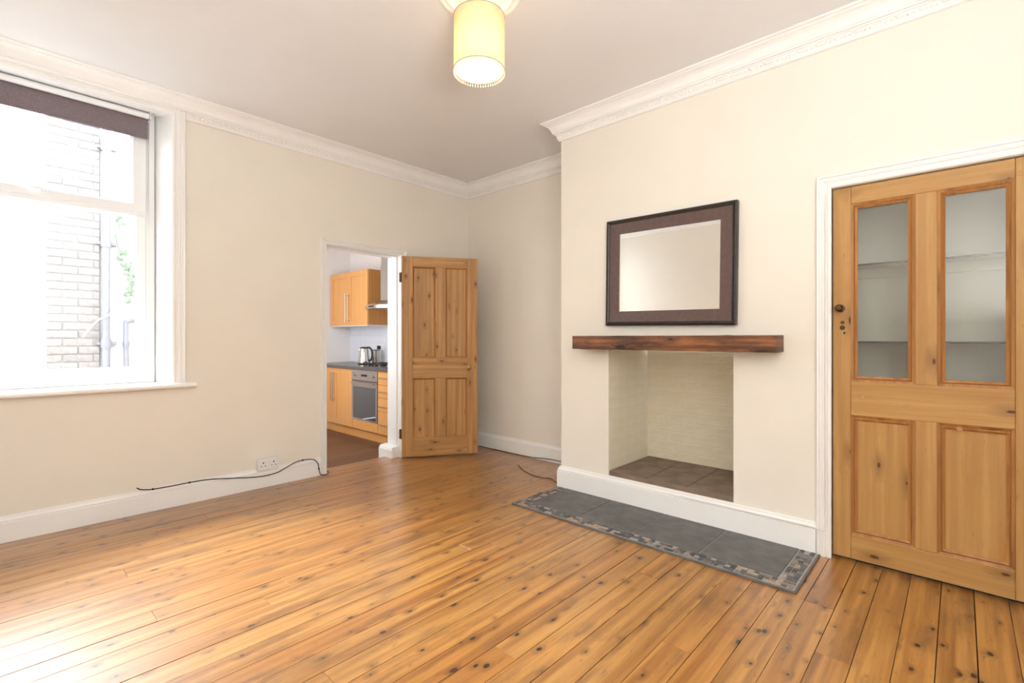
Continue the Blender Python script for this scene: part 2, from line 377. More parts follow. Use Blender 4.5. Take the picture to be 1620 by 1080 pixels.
# ------------------------------------------------------------------ floor
fl = struct('floor', MB().box(XL-.1, XB+.1, YF-.1, 4.10, -.13, -.021), 'dark', 'varnished pine floorboards with knots and dark gaps', 'floor')
edges = [.719+.1115*k for k in range(0, 31)]
edges = [e for e in edges if e < 4.08]+[4.112]
lo = []; e = .719
while e > YF: e -= .1095; lo.append(max(e, YF))
edges = lo[::-1]+edges
for i in range(len(edges)-1):
    y0, y1 = edges[i], edges[i+1]; ym = (y0+y1)/2
    if y1-y0 < .02: continue
    x0 = XL; x1 = XC+.05 if ym < .45 else (XC-.002 if ym < YB else XB)
    if ym > YA: x0, x1 = DX0, DX1
    cuts = [x0]
    if .39 < ym < .61: cuts.append(2.43)
    elif .28 < ym < .39: cuts += [2.06]
    elif ym > YA: pass
    else:
        c = rnd.uniform(.3, 3.0)
        if c > x0+.5 and c < x1-.4: cuts.append(c)
    cuts.append(x1)
    for a, c in zip(cuts, cuts[1:]):
        L, W = c-a-.001, y1-y0-rnd.choice((.0016, .002, .003, .0038))
        o = obj('floorboard', MB().box(-L/2, L/2, -W/2, W/2, -.02, 0), 'board', fl, bevel=.0006, seg=1)
        o.location = ((a+c)/2, ym, rnd.uniform(-.0006, .0006))

# ------------------------------------------------------------------ cornice, skirting, architraves
loop = [(XL, YA), (XB, YA), (XB, YB), (XC, YB), (XC, YF), (XL, YF)]
prof = [(0, 2.806), (0, 2.718), (.047, 2.718), (.047, 2.726), (.053, 2.729), (.055, 2.738), (.060, 2.752), (.070, 2.766), (.084, 2.777), (.100, 2.783),
        (.100, 2.789), (.114, 2.792), (.117, 2.798), (.114, 2.806)]
low = [(0, 2.718), (0, 2.668), (.010, 2.668), (.016, 2.672), (.018, 2.680), (.022, 2.684), (.024, 2.690), (.026, 2.708), (.036, 2.712), (.036, 2.718)]
plan = lambda u, v, d: (u, v, d)
names = ['back', 'alcove', 'chimney return', 'chimney breast', 'front', 'left']
cor = sweep(loop, prof, plan, closed=True); cl = sweep(loop, low, plan, closed=True)
# the egg band stops at the window architrave
cl[0] = sweep([(.925, YA), (XB, YA), (XB, YB)], low, plan)[0]
# one relief ornament: a scooped egg between two darts
orn = MB()
def ellip(mb, cx, cz, rx, rz, ry, n=10, m=4):
    base = len(mb.v)
    for j in range(m):
        f_ = math.cos(j/m*math.pi/2); d = math.sin(j/m*math.pi/2)*ry
        for k in range(n):
            an = 2*math.pi*k/n; mb.v.append((cx+rx*f_*math.cos(an), -d, cz+rz*f_*math.sin(an)))
    for j in range(m-1):
        for k in range(n): a0 = base+j*n+k; a1 = base+j*n+(k+1) % n; mb.f.append((a0, a1, a1+n, a0+n))
    mb.f.append(tuple(base+(m-1)*n+k for k in range(n)))
ellip(orn, 0, 0, .015, .010, .013); ellip(orn, .031, 0, .006, .011, .011, 8, 3); ellip(orn, -.030, -.003, .007, .007, .010, 8, 3)
ellip(orn, .0185, -.004, .004, .005, .006, 6, 3); ellip(orn, -.0185, .004, .004, .005, .006, 6, 3)
oproto = None
tn = 1
labs = ['over the window and kitchen doorway', 'in the alcove behind the open door', 'on the short side of the chimney breast', 'along the top of the chimney breast wall', 'behind the camera', 'left of the camera']
for i in range(6):
    c = struct('trim_%d' % tn, cor[i], 'cornice', 'white plaster cornice ' + labs[i], 'cornice'); tn += 1
    obj('lower_moulding', cl[i], 'cornice', c)
    if i > 3: continue
    (xa, ya), (xb, yb) = loop[i], loop[i+1]
    if i == 0: xa = .94
    d = Vector((xb-xa, yb-ya)); L = d.length; d.normalize(); nr = Vector((d.y, -d.x)); k = int(L/.083)
    rot = math.atan2(d.y, d.x)
    for q in range(k):
        u = (q+.5)*L/k; p = Vector((xa, ya))+d*u+nr*.0245
        if i == 3 and p.y < -.6: continue
        if oproto is None: o = oproto = obj('egg_ornament', orn, 'cornice', c, smooth=True)
        else: o = copy(oproto, (0, 0, 0), c)
        o.location = (p.x, p.y, 2.698); o.rotation_euler = (0, 0, rot)
# skirting
skp = lambda h, g, t_=.024: [(0, 0), (t_, 0), (t_, g-.003), (t_-.008, g), (t_-.008, g+.003), (t_-.002, g+.006), (t_-.003, g+.010), (t_-.009, g+.017), (.010, h-.012), (.009, h-.003), (.006, h), (0, h)]
s1 = sweep([(XL, YA), (DX0-.052, YA)], skp(.148, .114), plan)[0]
bb = struct('baseboard_back', s1, 'gloss', 'white skirting board below the window', 'skirting', bevel=.001)
s = sweep([(DX1+.055, YA), (XB, YA), (XB, YB), (XC, YB), (XC, .572)], skp(.148, .114), plan)
s2 = sweep([(XB, YB), (XC, YB), (XC, .560)], skp(.170, .136), plan)
struct('baseboard_corner', s[0], 'gloss', 'short white skirting board hidden behind the open door', 'skirting')
struct('baseboard_alcove', s[1], 'gloss', 'white skirting board in the alcove', 'skirting')
struct('baseboard_return', s2[0], 'gloss', 'white skirting board on the side of the chimney breast', 'skirting')
struct('baseboard_right', s2[1], 'gloss', 'white skirting board under the fireplace opening', 'skirting')
struct('baseboard_left', sweep([(XL, YF), (XL, YA)], skp(.148, .114), plan)[0], 'gloss', 'white skirting board left of the camera', 'skirting')
struct('baseboard_front', sweep([(XC, YF), (XL, YF)], skp(.148, .114), plan)[0], 'gloss', 'white skirting board behind the camera', 'skirting')
# architraves: path in wall plane, profile (offset outward, thickness)
arp = lambda w_: [(0, 0), (0, .012), (w_*.12, .016), (w_*.22, .016), (w_*.27, .011), (w_*.40, .011), (w_*.46, .018), (w_*.56, .021), (w_*.64, .016), (w_*.76, .016), (w_*.82, .026), (w_*.94, .028), (w_, .022), (w_, 0)]
fA = lambda u, v, d: (u, YA-d, v)
def arch(name, path, w_, fn, label, mat='gloss', parent=None):
    segs = sweep(path, arp(w_), fn)
    allb = MB()
    for s_ in segs: allb.add(s_.v, s_.f)
    return struct(name, allb, mat, label, 'architrave') if parent is None else obj(name, allb, mat, parent)
arch('trim_%d' % tn, [(DX1, 0), (DX1, DH), (DX0, DH), (DX0, 0)], .050, fA, 'white moulded architrave round the kitchen doorway'); tn += 1
fC = lambda u, v, d: (XC-d, u, v)
# going up at Y=.494 with outward = +Y
arch('trim_%d' % tn, [(.492, 0), (.492, 1.937), (-.275, 1.937), (-.275, 0)], .066, fC, 'white moulded architrave round the cupboard door'); tn += 1
# doorway lining
b_ = MB(); b_.box(DX0-.0, DX0+.002, YA, 4.18, 0, DH); b_.box(DX1-.002, DX1, YA, 4.18, -.1, DH); b_.box(DX0, DX1, YA, 4.18, DH-.002, DH)
b_.box(DX1-.012, DX1-.002, 4.02, 4.045, 0, DH-.01); b_.box(DX0, DX1-.012, 4.02, 4.045, DH-.012, DH-.002)
struct('trim_%d' % tn, b_, 'gloss', 'white lining of the kitchen doorway', 'door frame'); tn += 1
pb = MB(); pb.prism([(2.612, -.12), (2.698, -.12), (2.698, .105), (2.632, .100), (2.622, .090), (2.620, .080), (2.612, .074)], lambda u, v, w_: (u, w_, v), 3.995, 4.215)
struct('trim_%d' % tn, pb, 'gloss', 'white skirting block at the foot of the kitchen doorway', 'skirting', bevel=.002); tn += 1

# ------------------------------------------------------------------ window
win = struct('window_1', None, None, 'white framed window with a fixed lower pane and an opening top light', 'window')
wy = lambda u, v, d: (u, d, v)
b_ = MB()   # reveal lining: splayed side, head
b_.hexa([(.848, YA-.002, .84), (.862, YA-.002, .84), (.862, 4.18, .84), (WX1, 4.18, .84)], [(.848, YA-.002, 2.68), (.862, YA-.002, 2.68), (.862, 4.18, 2.712), (WX1, 4.18, 2.712)])
obj('reveal', b_, 'gloss', win)
b_ = MB(); b_.hexa([(WX0-.06, YA-.002, .84), (WX0-.05, YA-.002, .84), (WX0, 4.18, .84), (WX0-.06, 4.18, .84)], [(WX0-.06, YA-.002, 2.68), (WX0-.05, YA-.002, 2.68), (WX0, 4.18, 2.712), (WX0-.06, 4.18, 2.712)])
obj('reveal', b_, 'gloss', win)
b_ = MB(); b_.hexa([(WX0-.06, YA-.002, 2.68), (.862, YA-.002, 2.68), (.862, 4.18, 2.712), (WX0-.06, 4.18, 2.712)], [(WX0-.06, YA-.002, 2.74), (.862, YA-.002, 2.74), (.862, 4.18, 2.74), (WX0-.06, 4.18, 2.74)])
obj('head_lining', b_, 'gloss', win)
sill = MB(); sill.prism([(3.905, .826), (3.907, .834), (3.913, .841), (3.925, .843), (4.20, .845), (4.20, .80), (3.962, .80), (3.962, .812), (3.913, .812), (3.907, .817)], lambda u, v, w_: (w_, u, v), WX0-.2, .985)
obj('window_sill', sill, 'gloss', win, bevel=.002)
ap = arch('architrave', [(.848, .843), (.848, 2.68), (WX0-.05, 2.68), (WX0-.05, .843)], .076, fA, '', parent=win)
O = (WX0, WX1, .845, 2.712)
def frame(name, o, i, yf, yb, slope=.0, mat='upvc'):
    return obj(name, MB().ring(o, i, yf, yf+slope, yb, wy), mat, win, bevel=.003)
frame('outer_frame', O, (WX0+.033, .755, .885, 2.678), 4.150, 4.26)
b_ = MB(); b_.ring((WX0+.033, .755, .885, 2.678), (WX0+.047, .741, .905, 2.665), 4.162, 4.166, 4.26, wy)
b_.box(WX0+.047, .741, 4.160, 4.25, 1.998, 2.030)
obj('inner_frame', b_, 'upvc', win, bevel=.002)
frame('lower_bead', (WX0+.047, .741, .905, 1.998), (WX0+.097, .691, .953, 1.992), 4.172, 4.24, .012)
frame('top_light_sash', (WX0+.050, .738, 2.024, 2.665), (WX0+.125, .665, 2.070, 2.60), 4.142, 4.22)
frame('top_light_bead', (WX0+.125, .665, 2.070, 2.60), (WX0+.139, .651, 2.084, 2.586), 4.150, 4.22, .012)
obj('pane', MB().box(WX0+.09, .70, 4.205, 4.213, .945, 2.0), 'glass', win)
obj('pane', MB().box(WX0+.13, .66, 4.190, 4.198, 2.075, 2.595), 'glass', win)
b_ = MB(); b_.box(.21, .262, 4.128, 4.142, 2.058, 2.072); b_.tube([(.245, 4.125, 2.067), (.20, 4.118, 2.069), (.165, 4.116, 2.064)], .006, 8)
hd = obj('window_handle', b_, 'upvc', win, bevel=.002); hd['label'] = 'small white window handle'
obj('handle_screw', MB().lathe([(0, 4.126), (.007, 4.126), (.007, 4.131), (0, 4.131)], (.237, 0, 2.066), 'y', 12), 'steel', hd)
# roller blind
bl = thing('roller_blind', 'plum brown roller blind drawn up at the top of the window', 'blind', (.2, 4.10, 2.66))
P = Vector((.2, 4.10, 2.66))
loc = lambda mb, p: MB().add([tuple(Vector(v)-p) for v in mb.v], mb.f)
b_ = MB(); b_.tube([(WX0+.02, 4.085, 2.672), (.742, 4.085, 2.672)], .020, 16); obj('roller', loc(b_, P), 'upvc', bl, smooth=True)
b_ = MB(); b_.box(WX0+.02, .742, 4.108, 4.1105, 2.535, 2.66); obj('blind_cloth', loc(b_, P), 'blind', bl)
b_ = MB(); b_.box(WX0+.02, .742, 4.104, 4.1145, 2.518, 2.536); obj('bottom_bar', loc(b_, P), 'blind', bl, bevel=.003)
b_ = MB(); b_.box(.744, .752, 4.062, 4.15, 2.648, 2.70); obj('bracket', loc(b_, P), 'upvc', bl, bevel=.002)

# ------------------------------------------------------------------ open kitchen door (door_1)
P0 = (2.662, 3.895, 0); ang = math.atan2(-.407, .608); DW = .732
d1 = struct('door_1', None, None, 'open stripped pine door with four panels', 'door'); d1.location = P0; d1.rotation_euler = (0, 0, ang)
T1 = .038; Z0, Z1 = .018, 1.934
us = [0, .105, .318, .418, .628, DW]
zs = [Z0, .187, .765, .963, 1.835, Z1]
def dp(name, x0, x1, z0, z1, mat, y0=0, y1=T1, bv=.003):
    b_ = MB().box(-(x1-x0)/2, (x1-x0)/2, y0, y1, -(z1-z0)/2, (z1-z0)/2); o = obj(name, b_, mat, d1, bevel=bv); o.location = ((x0+x1)/2, 0, (z0+z1)/2); return o
dp('stile', us[0], us[1], Z0, Z1, 'door_v'); dp('stile', us[4], us[5], Z0, Z1, 'door_v')
dp('bottom_rail', us[1], us[4], zs[0], zs[1], 'door_h'); dp('lock_rail', us[1], us[4], zs[2], zs[3], 'door_h'); dp('top_rail', us[1], us[4], zs[4], zs[5], 'door_h')
for a, c in ((zs[1], zs[2]), (zs[3], zs[4])):
    dp('mullion', us[2], us[3], a, c, 'door_v')
    for u0, u1 in ((us[1], us[2]), (us[3], us[4])):
        p = dp('panel', u0, u1, a, c, 'door_v', .017, .023, 0)
        for (do, di, bk) in ((.005, .0165, .0175), (T1-.005, T1-.0165, T1-.0175)):
            r = MB().ring((-(u1-u0)/2, (u1-u0)/2, -(c-a)/2, (c-a)/2), (-(u1-u0)/2+.014, (u1-u0)/2-.014, -(c-a)/2+.014, (c-a)/2-.014), do, di, bk, wy)
            obj('panel_moulding', r, 'door2_m', p)
def knob(parent, c, ax, sgn, mat, r=.021, name='door_knob'):
    prof = [(0, 0), (.020, 0), (.020, .003), (.009, .006), (.008, .022), (.016, .030), (r, .042), (r*.96, .052), (r*.6, .060), (0, .062)]
    return obj(name, MB().lathe([(a, sgn*h_) for a, h_ in prof], c, ax, 24), mat, parent, smooth=True)
knob(d1, (.642, -.000, .862), 'y', -1, 'brass'); knob(d1, (.642, T1, .862), 'y', 1, 'brass')
obj('keyhole', MB().box(.700, .706, -.001, .002, .852, .872), 'black', d1)
for z in (.24, 1.73):
    b_ = MB().box(-.022, -.002, .003, .006, z-.045, z+.045); b_.tube([(-.004, -.002, z-.047), (-.004, -.002, z+.047)], .0055, 10)
    obj('hinge', b_, 'rust', d1, smooth=True)

# ------------------------------------------------------------------ cupboard door (door_2)
d2 = struct('door_2', None, None, 'stripped pine cupboard door with two glazed upper panels', 'door'); X2 = 3.012; T2 = .036
d2.location = (X2, 0, 0)
fy = lambda u, v, d: (d, u, v)
yl, yr = .489, -.272
uy = [(yr, -.177), (-.177, .411), (.411, yl)]
zz = dict(b=.018, p0=.143, p1=.755, g0=.928, g1=1.842, t=1.930)
def ep(name, y0, y1, z0, z1, mat, d0=0, d1_=T2, bv=.003, parent=None):
    o = obj(name, MB().box(d0, d1_, -(y1-y0)/2, (y1-y0)/2, -(z1-z0)/2, (z1-z0)/2), mat, parent or d2, bevel=bv); o.location = (0, (y0+y1)/2, (z0+z1)/2); return o
ep('stile', .411, yl, zz['b'], zz['t'], 'door2_v'); ep('stile', yr, -.1775, zz['b'], zz['t'], 'door2_v')
ep('bottom_rail', -.177, .4105, zz['b'], zz['p0'], 'door2_h'); ep('lock_rail', -.177, .4105, zz['p1'], zz['g0'], 'door2_h'); ep('top_rail', -.177, .4105, zz['g1'], zz['t'], 'door2_h')
for z0, z1, glz in ((zz['p0'], zz['p1'], False), (zz['g0'], zz['g1'], True)):
    ep('mullion', .076, .156, z0, z1, 'door2_v')
    for y0, y1 in ((.156, .411), (-.177, .076)):
        w2, h2 = (y1-y0)/2, (z1-z0)/2
        if glz:
            p = ep('pane', y0+.004, y1-.004, z0+.004, z1-.004, 'cglass', .016, .020, 0)
        else:
            p = ep('panel', y0, y1, z0, z1, 'door2_v', .014, .024, 0)
        for (mo, mi, d_o, d_i) in ((0, .012, .000, .005), (.012, .018, .008, .003), (.018, .028, .004, .012)):
            r = MB().ring((-w2+mo, w2-mo, -h2+mo, h2-mo), (-w2+mi, w2-mi, -h2+mi, h2-mi), d_o, d_i, .0145, fy)
            obj('bead_moulding', r, 'door2_m', p)
knob(d2, (0, .455, 1.306), 'x', -1, 'rust', .019)
b_ = MB(); b_.lathe([(0, -.003), (.007, -.003), (.009, 0)], (0, .447, 1.232), 'x', 14); b_.lathe([(0, -.003), (.010, -.003), (.012, 0)], (0, .447, 1.205), 'x', 14)
obj('escutcheon', b_, 'rust', d2, smooth=True)
obj('keyhole', MB().box(-.001, .002, .434, .442, 1.172, 1.184), 'black', d2)
for (yy, z) in ((.43, 1.53), (-.19, 1.86), (.0, .735), (.45, .50), (.36, .85)):
    obj('plug', MB().lathe([(0, -.0012), (.010, -.0012), (.0115, 0)], (0, yy, z), 'x', 16), 'door2_h', d2)
cu = thing('wall_cupboard', 'grey painted shelves in the cupboard behind the glazed pine door', 'cupboard', (3.25, .1, .02))
P = Vector((3.25, .1, .02))
for nm, bx in (('back_panel', (3.36, 3.38, -.285, .50, .0, 1.935)), ('side_panel', (3.06, 3.36, .492, .50, .0, 1.935)), ('side_panel', (3.06, 3.36, -.285, -.277, .0, 1.935)),
               ('top_panel', (3.06, 3.36, -.277, .492, 1.925, 1.935)), ('base_panel', (3.06, 3.36, -.277, .492, .0, .02))):
    obj(nm, loc(MB().box(*bx), P), 'cupboard', cu)
for z in (1.134, 1.545, .70):
    o = obj('shelf', loc(MB().box(3.15, 3.36, -.277, .492, z-.009, z), P), 'cupboard', cu, bevel=.001)
    obj('shelf_edge', loc(MB().box(3.144, 3.15, -.277, .492, z-.009, z), P), 'black', o)
    obj('batten', loc(MB().box(3.33, 3.36, -.277, .492, z-.06, z-.009), P), 'cupboard', o)

# ------------------------------------------------------------------ mantel, mirror, hearth
mt = MB(); rows = []
ny = 26
for i in range(ny+1):
    f_ = i/ny; y = .717+(2.048-.717)*f_
    w1 = rnd.uniform(-.0018, .0018); w2 = rnd.uniform(-.0015, .0015); w3 = rnd.uniform(-.0015, .0015)
    up = .004 if .955 < y < 1.02 else 0
    rows.append([(2.852+w1, y, 1.073+w2), (2.850+w3, y, 1.12), (2.852+w1, y, 1.166+w2+up), (2.999, y, 1.168), (2.999, y, 1.075)])
for r in rows: mt.v += r
for i in range(ny):
    for k in range(5): a = i*5+k; b2 = i*5+(k+1) % 5; mt.f.append((a, b2, b2+5, a+5))
mt.f.append((0, 1, 2, 3, 4)); mt.f.append(tuple(ny*5+k for k in range(5)))
P = Vector((2.95, 1.38, 1.12))
o = obj('mantel_beam', loc(mt, P), 'beam', bevel=.003); o.location = P
tag(o, 'thick rough dark brown timber mantel beam above the fireplace opening', 'mantelpiece')
mr = thing('wall_mirror', 'rectangular mirror in a wide dark brown frame hung above the mantel beam', 'mirror', (2.998, 1.395, 1.600))
mr.rotation_euler = (R_(.75), 0, 0)
W2, H2 = .4395, .366
fm = lambda u, v, d: (-d, u, v)
rr = lambda m_: (-W2+m_, W2-m_, -H2+m_, H2-m_)
b_ = MB(); b_.ring(rr(0), rr(.010), .036, .043, 0, fm); b_.ring(rr(.010), rr(.016), .038, .036, .004, fm); b_.ring(rr(.016), rr(.026), .041, .034, .004, fm)
obj('outer_moulding', b_, 'mblack', mr, bevel=.001)
b_ = MB(); b_.ring(rr(.026), rr(.098), .030, .024, .003, fm); obj('inner_frame', b_, 'mframe', mr)
obj('mirror_glass', MB().box(-.020, -.006, -W2+.095, W2-.095, -H2+.095, H2-.095), 'mirror', mr)

P = Vector((2.72, 1.40, 0))
he = thing('hearth', 'slate hearth with a pebble mosaic border set in the floor before the fireplace', 'hearth', P)
obj('bed', loc(MB().box(2.462, 2.9755, .545, 2.268, .0006, .009), P), 'grout', he, bevel=.002)
for bx in ((2.455, 2.468, .538, 2.275), (2.468, 2.9755, .538, .549), (2.468, 2.9755, 2.264, 2.275)):
    obj('edging', loc(MB().box(*bx, .0006, .011), P), 'slate', he, bevel=.002)
ty = [.633, 1.015, 1.405, 1.792, 2.192]
for i in range(4):
    a, c = ty[i]+.003, ty[i+1]-.003; xa, xb = 2.556, 2.9745
    o = obj('slate_tile', MB().box(-(xb-xa)/2, (xb-xa)/2, -(c-a)/2, (c-a)/2, -.004, .0035), 'slate', he, bevel=.0015)
    o.location = Vector(((xa+xb)/2, (a+c)/2, .009))-P
mp = {}
def stone(x, y, dx, dy):
    k = (round(dx, 3), round(dy, 3))
    if k not in mp:
        o = obj('mosaic_stone', MB().box(-dx/2, dx/2, -dy/2, dy/2, -.003, .003), 'mosaic', he, bevel=.0012, seg=1); mp[k] = o
    else: o = copy(mp[k], (0, 0, 0), he)
    o.location = Vector((x+rnd.uniform(-.0006, .0006), y+rnd.uniform(-.0006, .0006), .0100+rnd.uniform(-.0006, .0008)))-P
def band(u0, u1, v0, horizontal):
    m_ = .0505; n_ = int((u1-u0)/m_); m_ = (u1-u0)/n_; r = .0245
    def put(u, v, du, dv):
        stone(*((v, u, dv-.004, du-.004) if horizontal else (u, v, du-.004, dv-.004)))
    for i in range(n_):
        u = u0+i*m_; k = i % 4
        if k == 0: cells = [(0, 0, 1, 2), (1, 0, 1, 1), (1, 1, 1, 1), (0, 2, 2, 1)]
        elif k == 1: cells = [(0, 0, 2, 1), (0, 1, 1, 2), (1, 1, 1, 1), (1, 2, 1, 1)]
        elif k == 2: cells = [(0, 0, 1, 1), (1, 0, 1, 2), (0, 1, 1, 1), (0, 2, 2, 1)]
        else: cells = [(0, 0, 2, 1), (0, 1, 2, 1), (0, 2, 1, 1), (1, 2, 1, 1)]
        for (ci, cj, ci2, cj2) in cells:
            put(u+(ci+ci2/2)*m_/2, v0+(cj+cj2/2)*r, ci2*m_/2, cj2*r)
band(.555, 2.262, 2.474, True)      # front strip: u is Y, v is X
band(2.556, 2.972, .557, False)
band(2.556, 2.972, 2.194, False)

# ------------------------------------------------------------------ pendant lamp and ceiling rose
LX, LY = 1.589, 1.684
rose = MB().lathe([(0, 2.803), (.200, 2.803), (.203, 2.797), (.198, 2.790), (.186, 2.789), (.178, 2.793), (.168, 2.790), (.160, 2.781), (.148, 2.779), (.140, 2.784), (.120, 2.786),
                   (.100, 2.780), (.085, 2.770), (.06, 2.766), (.05, 2.760), (0, 2.758)], (LX, LY, 0), 'z', 64)
P = Vector((LX, LY, 2.803))
o = obj('ceiling_rose', loc(rose, P), 'cornice', smooth=True); o.location = P
tag(o, 'round white moulded plaster rose on the ceiling above the lampshade', 'ceiling rose')
lamp = thing('pendant_lamp', 'cream cylinder pendant lampshade with beaded rim hanging from the ceiling, lit', 'lamp', (LX, LY, 2.758))
P = Vector((LX, LY, 2.758)); r = .121; zb, zt = 2.427, 2.684
obj('lamp_shade', loc(MB().lathe([(r, zb), (r, zt), (r-.0015, zt), (r-.0015, zb), (r, zb)], (LX, LY, 0), 'z', 64), P), 'shade', lamp, smooth=True)
b_ = MB()
for z in (zb+.002, zt-.002): b_.tube([(LX+r*math.cos(2*math.pi*k/48), LY+r*math.sin(2*math.pi*k/48), z) for k in range(49)], .002, 6, False)
for k in range(3):
    an = k*2*math.pi/3; b_.tube([(LX, LY, zt-.03), (LX+r*math.cos(an), LY+r*math.sin(an), zt-.004)], .0015, 6)
obj('wire_ring', loc(b_, P), 'grout', lamp)
b_ = MB().tube([(LX, LY, 2.76), (LX, LY, 2.66)], .003, 8); obj('cord', loc(b_, P), 'white', lamp)
obj('lamp_holder', loc(MB().lathe([(0, 2.665), (.018, 2.66), (.020, 2.61), (0, 2.61)], (LX, LY, 0), 'z', 20), P), 'white', lamp, smooth=True)
obj('bulb', loc(MB().lathe([(0, 2.612), (.012, 2.61), (.016, 2.59), (.028, 2.565), (.030, 2.545), (.022, 2.525), (0, 2.515)], (LX, LY, 0), 'z', 20), P), 'bulb', lamp, smooth=True)
b_ = MB()
for k in range(58):
    an = 2*math.pi*k/58; x, y = LX+r*math.cos(an), LY+r*math.sin(an)
    b_.lathe([(0, zb-.002), (.0012, zb-.004), (.0012, zb-.008), (.003, zb-.011), (.0026, zb-.017), (0, zb-.019)], (x, y, 0), 'z', 6)
o = obj('bead_fringe', loc(b_, P), 'bead', lamp, smooth=True); o['kind'] = 'stuff'
l = bpy.data.lights.new('bulb_light', 'POINT'); l.energy = 1.3; l.color = (1, .84, .64); l.shadow_soft_size = .035
o = bpy.data.objects.new('bulb_light', l); o.location = (0, 0, 2.50-2.758); o.parent = lamp; COL.objects.link(o)

# ------------------------------------------------------------------ socket, cables
P = Vector((1.465, 3.93, .181))
so = thing('wall_socket', 'white double socket mounted just above the skirting left of the doorway', 'socket', P)
obj('plate', MB().box(-.077, .077, -.012, .022, -.044, .044), 'white', so, bevel=.004)
for sx in (-.038, .038):
    obj('pin_holes', MB().box(sx-.004, sx+.004, -.0126, -.011, .006, .018).box(sx-.018, sx-.010, -.0126, -.011, -.016, -.010).box(sx+.010, sx+.018, -.0126, -.011, -.016, -.010), 'black', so)
for sx in (-.066, .066):
    obj('switch', MB().box(sx-.005, sx+.005, -.0145, -.011, -.002, .020), 'white', so, bevel=.0015)
def smoothpts(pts, n=4):
    V = [Vector(p) for p in pts]; out = []
    for i in range(len(V)-1):
        p0, p1, p2, p3 = V[max(i-1, 0)], V[i], V[i+1], V[min(i+2, len(V)-1)]
        for k in range(n):
            t_ = k/n; out.append(.5*((2*p1)+(-p0+p2)*t_+(2*p0-5*p1+4*p2-p3)*t_*t_+(-p0+3*p1-3*p2+p3)*t_**3))
    return out+[V[-1]]
def cable(name, pts, r, mat, label, clips=()):
    pts = smoothpts(pts); P = pts[len(pts)//2].copy()
    root = obj(name, loc(MB().tube([tuple(p) for p in pts], r, 8), P), mat, smooth=True); root.location = P; tag(root, label, 'cable')
    for c in clips:
        o = obj('cable_clip', MB().box(-.005, .005, -.004, .008, -.006, .006), mat, root, bevel=.001); o.location = Vector(c)-P
cable('black_cable', [(.651, 3.93, .176), (.67, 3.93, .162), (.703, 3.93, .153), (.737, 3.93, .149), (.835, 3.93, .147), (.945, 3.93, .148), (1.061, 3.93, .144), (1.183, 3.93, .126), (1.355, 3.93, .098),
                (1.446, 3.93, .091), (1.541, 3.93, .099), (1.614, 3.93, .128), (1.689, 3.93, .154), (1.766, 3.93, .157), (1.83, 3.93, .143), (1.862, 3.93, .104), (1.871, 3.93, .055), (1.880, 3.92, .014),
                (1.906, 3.915, .005), (1.935, 3.915, .005), (1.952, 3.93, .012), (1.956, 3.95, .022)], .0038, 'cable', 'black cable looping along the skirting board beside the white socket', [(.737, 3.929, .149), (.945, 3.929, .148), (1.735, 3.929, .157), (1.871, 3.929, .060)])
def fl_(px, py, z=.005):
    f = 765; n = math.hypot(708, f); F = Vector((f/n, 708/n)); R2 = Vector((708/n, -f/n)); v = F+R2*(px-810)/f; t_ = (1.15-z)*f/(py-535); return (v.x*t_, v.y*t_, z)
cable('brown_cable', [fl_(820, 735, .012), fl_(824, 740), fl_(832, 746), fl_(845, 752), fl_(860, 755.5), (fl_(872, 757)), (3.05, 2.31, .005), (3.2, 2.275, .006)], .0035, 'browncable', 'short brown cable curling across the boards towards the chimney breast')
cable('skirting_cable', [(3.537, 3.75, .006), (3.537, 3.4, .006), (3.535, 3.05, .008), (3.535, 2.9, .02), (3.537, 2.75, .028), (3.537, 2.5, .03), (3.537, 2.30, .03)], .0035, 'cable', 'black cable running along the foot of the alcove skirting board')
cable('white_cable', [(2.968, 1.3, .152), (2.968, .9, .152), (2.969, .62, .150), (2.967, .56, .148), (2.965, .535, .146), (2.965, .518, .152), (2.965, .512, .17), (2.965, .511, .25), (2.965, .511, 1.0), (2.965, .511, 1.90)], .003, 'gloss',
      'thin white cable turning from the skirting up the cupboard door architrave')

# ------------------------------------------------------------------ kitchen
KZ = -.12; KX0, KX1, KY1, KH = 1.42, 3.78, 6.9, 2.55
struct('wall_kitchen_back', MB().box(KX0-.1, KX1+.1, KY1, KY1+.1, KZ, KH), 'kwall', 'pale far wall of the kitchen', 'wall')
struct('wall_kitchen_left', MB().box(KX0-.1, KX0, 4.18, KY1, KZ, KH), 'kwall', 'kitchen wall on the yard side', 'wall')
kr = struct('wall_kitchen_right', MB().box(KX1, KX1+.1, 4.18, KY1, KZ, KH), 'kwall', 'kitchen wall behind the cabinets with white tiles', 'wall')
struct('wall_kitchen_front', MB().box(KX0, DX0, 4.181, 4.19, KZ, KH).box(DX1, KX1, 4.181, 4.19, KZ, KH).box(DX0, DX1, 4.181, 4.19, DH, KH), 'kwall', 'kitchen side of the doorway wall', 'wall')
struct('ceiling_kitchen', MB().box(KX0-.1, KX1+.1, 4.18, KY1+.1, KH, KH+.1), 'ceil', 'white kitchen ceiling', 'ceiling')
kf = struct('floor_kitchen', MB().box(KX0, KX1, 4.11, KY1, KZ-.05, KZ-.012), 'dark', 'dark brown boarded kitchen floor one step down', 'floor')
y = 4.113; r_ = 0
pro = {}
M['kitchen_floor'] = pine('dark_kitchen_board', 0, 1, srgb(128, 92, 68), srgb(82, 56, 42), srgb(40, 26, 20), knots=.0, rough=.4, streak=30, hue=srgb(215, 205, 200))
